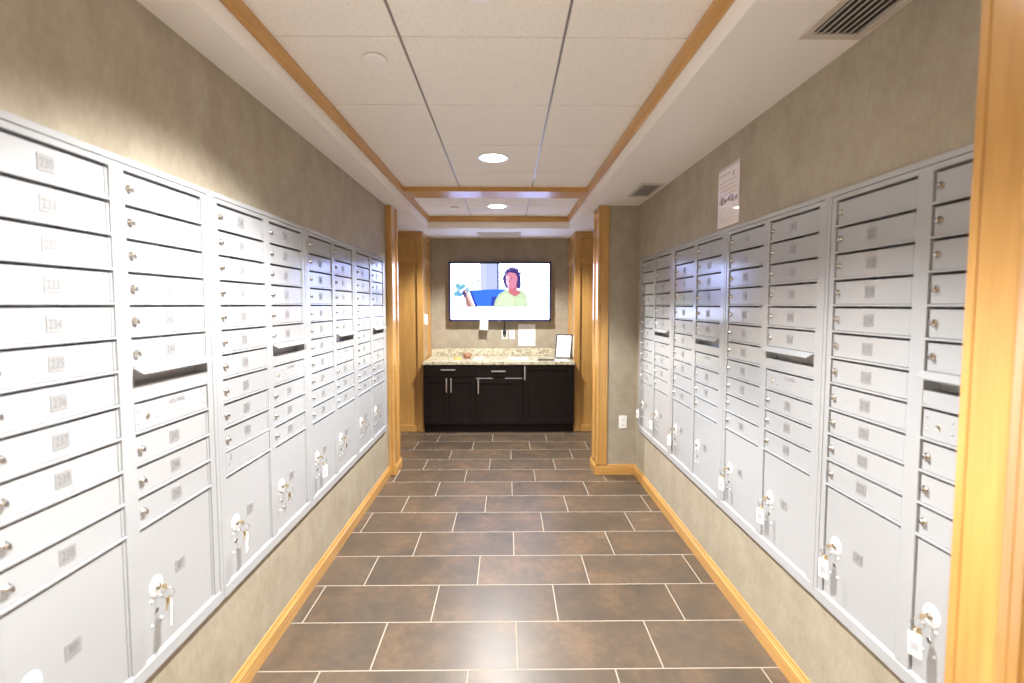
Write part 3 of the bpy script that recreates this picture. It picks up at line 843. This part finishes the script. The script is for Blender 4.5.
# ------------------------------------------------------------------ ceiling fittings
def vent(label, x0, x1, y0, y1, bx, by, ns, along):
    t = empty('air_vent', label, 'air vent', ((x0 + x1) / 2, (y0 + y1) / 2, ZS), 0)
    hx, hy = (x1 - x0) / 2, (y1 - y0) / 2
    m = MB(); z0, z1 = -.008, -.0003
    for a_, b_, c_, d_ in ((-hx, hx, -hy, -hy + by), (-hx, hx, hy - by, hy), (-hx, -hx + bx, -hy + by, hy - by), (hx - bx, hx, -hy + by, hy - by)):
        m.box(a_, b_, c_, d_, z0, z1, M_GRILLE, .0015, 1)
    m.build('frame', t)
    m = MB(); m.box(-hx + bx, hx - bx, -hy + by, hy - by, -.0012, -.0004, M_VDARK); m.build('backing', t)
    for q in range(ns):
        m = MB()
        if along == 'y':
            c = -hx + bx + (q + .5) * (2 * hx - 2 * bx) / ns
            m.box(-.0012, .0012, -hy + by, hy - by, -.006, .006, M_GRILLE, 0, 1, T(c, 0, -.0065) @ R(.95, 'Y'))
        else:
            c = -hy + by + (q + .5) * (2 * hy - 2 * by) / ns
            m.box(-hx + bx, hx - bx, -.0015, .0015, -.006, .006, M_GRILLE, 0, 1, T(0, c, -.0075) @ R(.8, 'X'))
        m.build('slat', t)
vent('long grey slatted air vent in the soffit above the nearest right mailboxes', .935, 1.137, .95, 1.600, .026, .03, 7, 'y')
vent('small square air vent in the soffit near the far right corner', .955, 1.125, 3.47, 3.873, .02, .03, 10, 'y')
vent('wide air vent in the soffit above the television', -.357, .175, 5.785, 6.20, .03, .04, 9, 'x')

def downlight(label, x, y, power, spot=2.3, blend=.5, size=.03, col=(1, .93, .85), tilt=0):
    t = empty('downlight', label, 'ceiling light', (x, y, ZC), 0, 'round recessed ceiling lights')
    m = MB(); m.lathe([(.088, .0), (.108, .0), (.108, -.003), (.104, -.006), (.090, -.005), (.086, .0), (.086, .0)], M_REFL, seg=48); m.build('trim_ring', t)
    m = MB(); m.lathe([(0, -.0035), (.086, -.0030), (.086, -.0005), (0, -.0005)], M_LENS, seg=48); m.build('lens', t)
    ld = bpy.data.lights.new('lamp', 'SPOT'); ld.energy = power; ld.spot_size = spot; ld.spot_blend = blend; ld.shadow_soft_size = size; ld.color = col
    lo = bpy.data.objects.new('lamp', ld); C.objects.link(lo); lo.parent = t; lo.location = (0, 0, -.035); lo.rotation_euler = (0, tilt, 0)
    return t
DLC = (1, .992, .975)
D2R = PI / 180
PW = 262
downlight('round ceiling light at the top edge of the photo, nearest the camera', -.085, 1.53, 325, 127 * D2R, .54, .03, DLC, .085)
downlight('round ceiling light in front of the maple beam', -.09, 3.32, PW, 108 * D2R, .38, .03, DLC)
downlight('round ceiling light beyond the maple beam', -.095, 4.92, PW * .95, 138 * D2R, .42, .02, DLC)
downlight('round ceiling light over the lobby behind the camera', -.09, -.10, 150, 114 * D2R, .38, .03, DLC)
for lx in (-1.5, 1.5):  # two unseen lamps, added for softer frontal light and more bounce
    t = empty('downlight', 'unseen fill light added at the ' + ('left' if lx < 0 else 'right') + ' side of the lobby behind the camera', 'ceiling light', (lx, -.9, ZS), 0, 'round recessed ceiling lights')
    m = MB(); m.lathe([(0, -.004), (.10, -.004), (.11, -.002), (.11, -.0002), (0, -.0002)], M_LENS, seg=40); m.build('lens', t)
    ld = bpy.data.lights.new('lamp', 'SPOT'); ld.energy = 800; ld.spot_size = 1.9; ld.spot_blend = .5; ld.shadow_soft_size = .08; ld.color = DLC
    lo = bpy.data.objects.new('lamp', ld); C.objects.link(lo); lo.parent = t; lo.location = (0, 0, -.05)

def cap(label, x, y):
    t = empty('sprinkler_cap', label, 'sprinkler cap', (x, y, ZC), 0, 'white concealed sprinkler caps')
    m = MB(); m.lathe([(0, -.011), (.040, -.011), (.044, -.009), (.044, -.0075), (.036, -.0073), (.036, -.0002), (0, -.0002)], M_WHITEPAINT, seg=40); m.build('disc', t)
cap('round white sprinkler cap in the ceiling tile left of the near light', -.525, 2.00)
cap('round white sprinkler cap in the ceiling beyond the maple beam', -.527, 4.98)

# ------------------------------------------------------------------ world, camera, colour
w = bpy.data.worlds.new('world'); bpy.context.scene.world = w; w.use_nodes = True
w.node_tree.nodes['Background'].inputs[0].default_value = (.8, .85, 1, 1); w.node_tree.nodes['Background'].inputs[1].default_value = .3

cd = bpy.data.cameras.new('camera'); cam = bpy.data.objects.new('camera', cd); C.objects.link(cam)
cam.location = (0, 0, 1.516); cam.rotation_euler = (PI / 2 - .0598, 0, -.011)
cd.sensor_width = 36; cd.lens = 484 / 1024 * 36; cd.shift_y = -7.64 / 1024; cd.clip_start = .02
cd.dof.use_dof = True; cd.dof.focus_distance = 2.9; cd.dof.aperture_fstop = 1.8
sc = bpy.context.scene; sc.camera = cam
sc.view_settings.view_transform = 'Standard'; sc.view_settings.look = 'None'
sc.view_settings.gamma = 1; sc.view_settings.use_curve_mapping = False
sc.view_settings.exposure = 0.13
sc.cycles.use_denoising = True
sc.cycles.max_bounces = 10; sc.cycles.diffuse_bounces = 6; sc.cycles.glossy_bounces = 4
sc.cycles.sample_clamp_indirect = 6
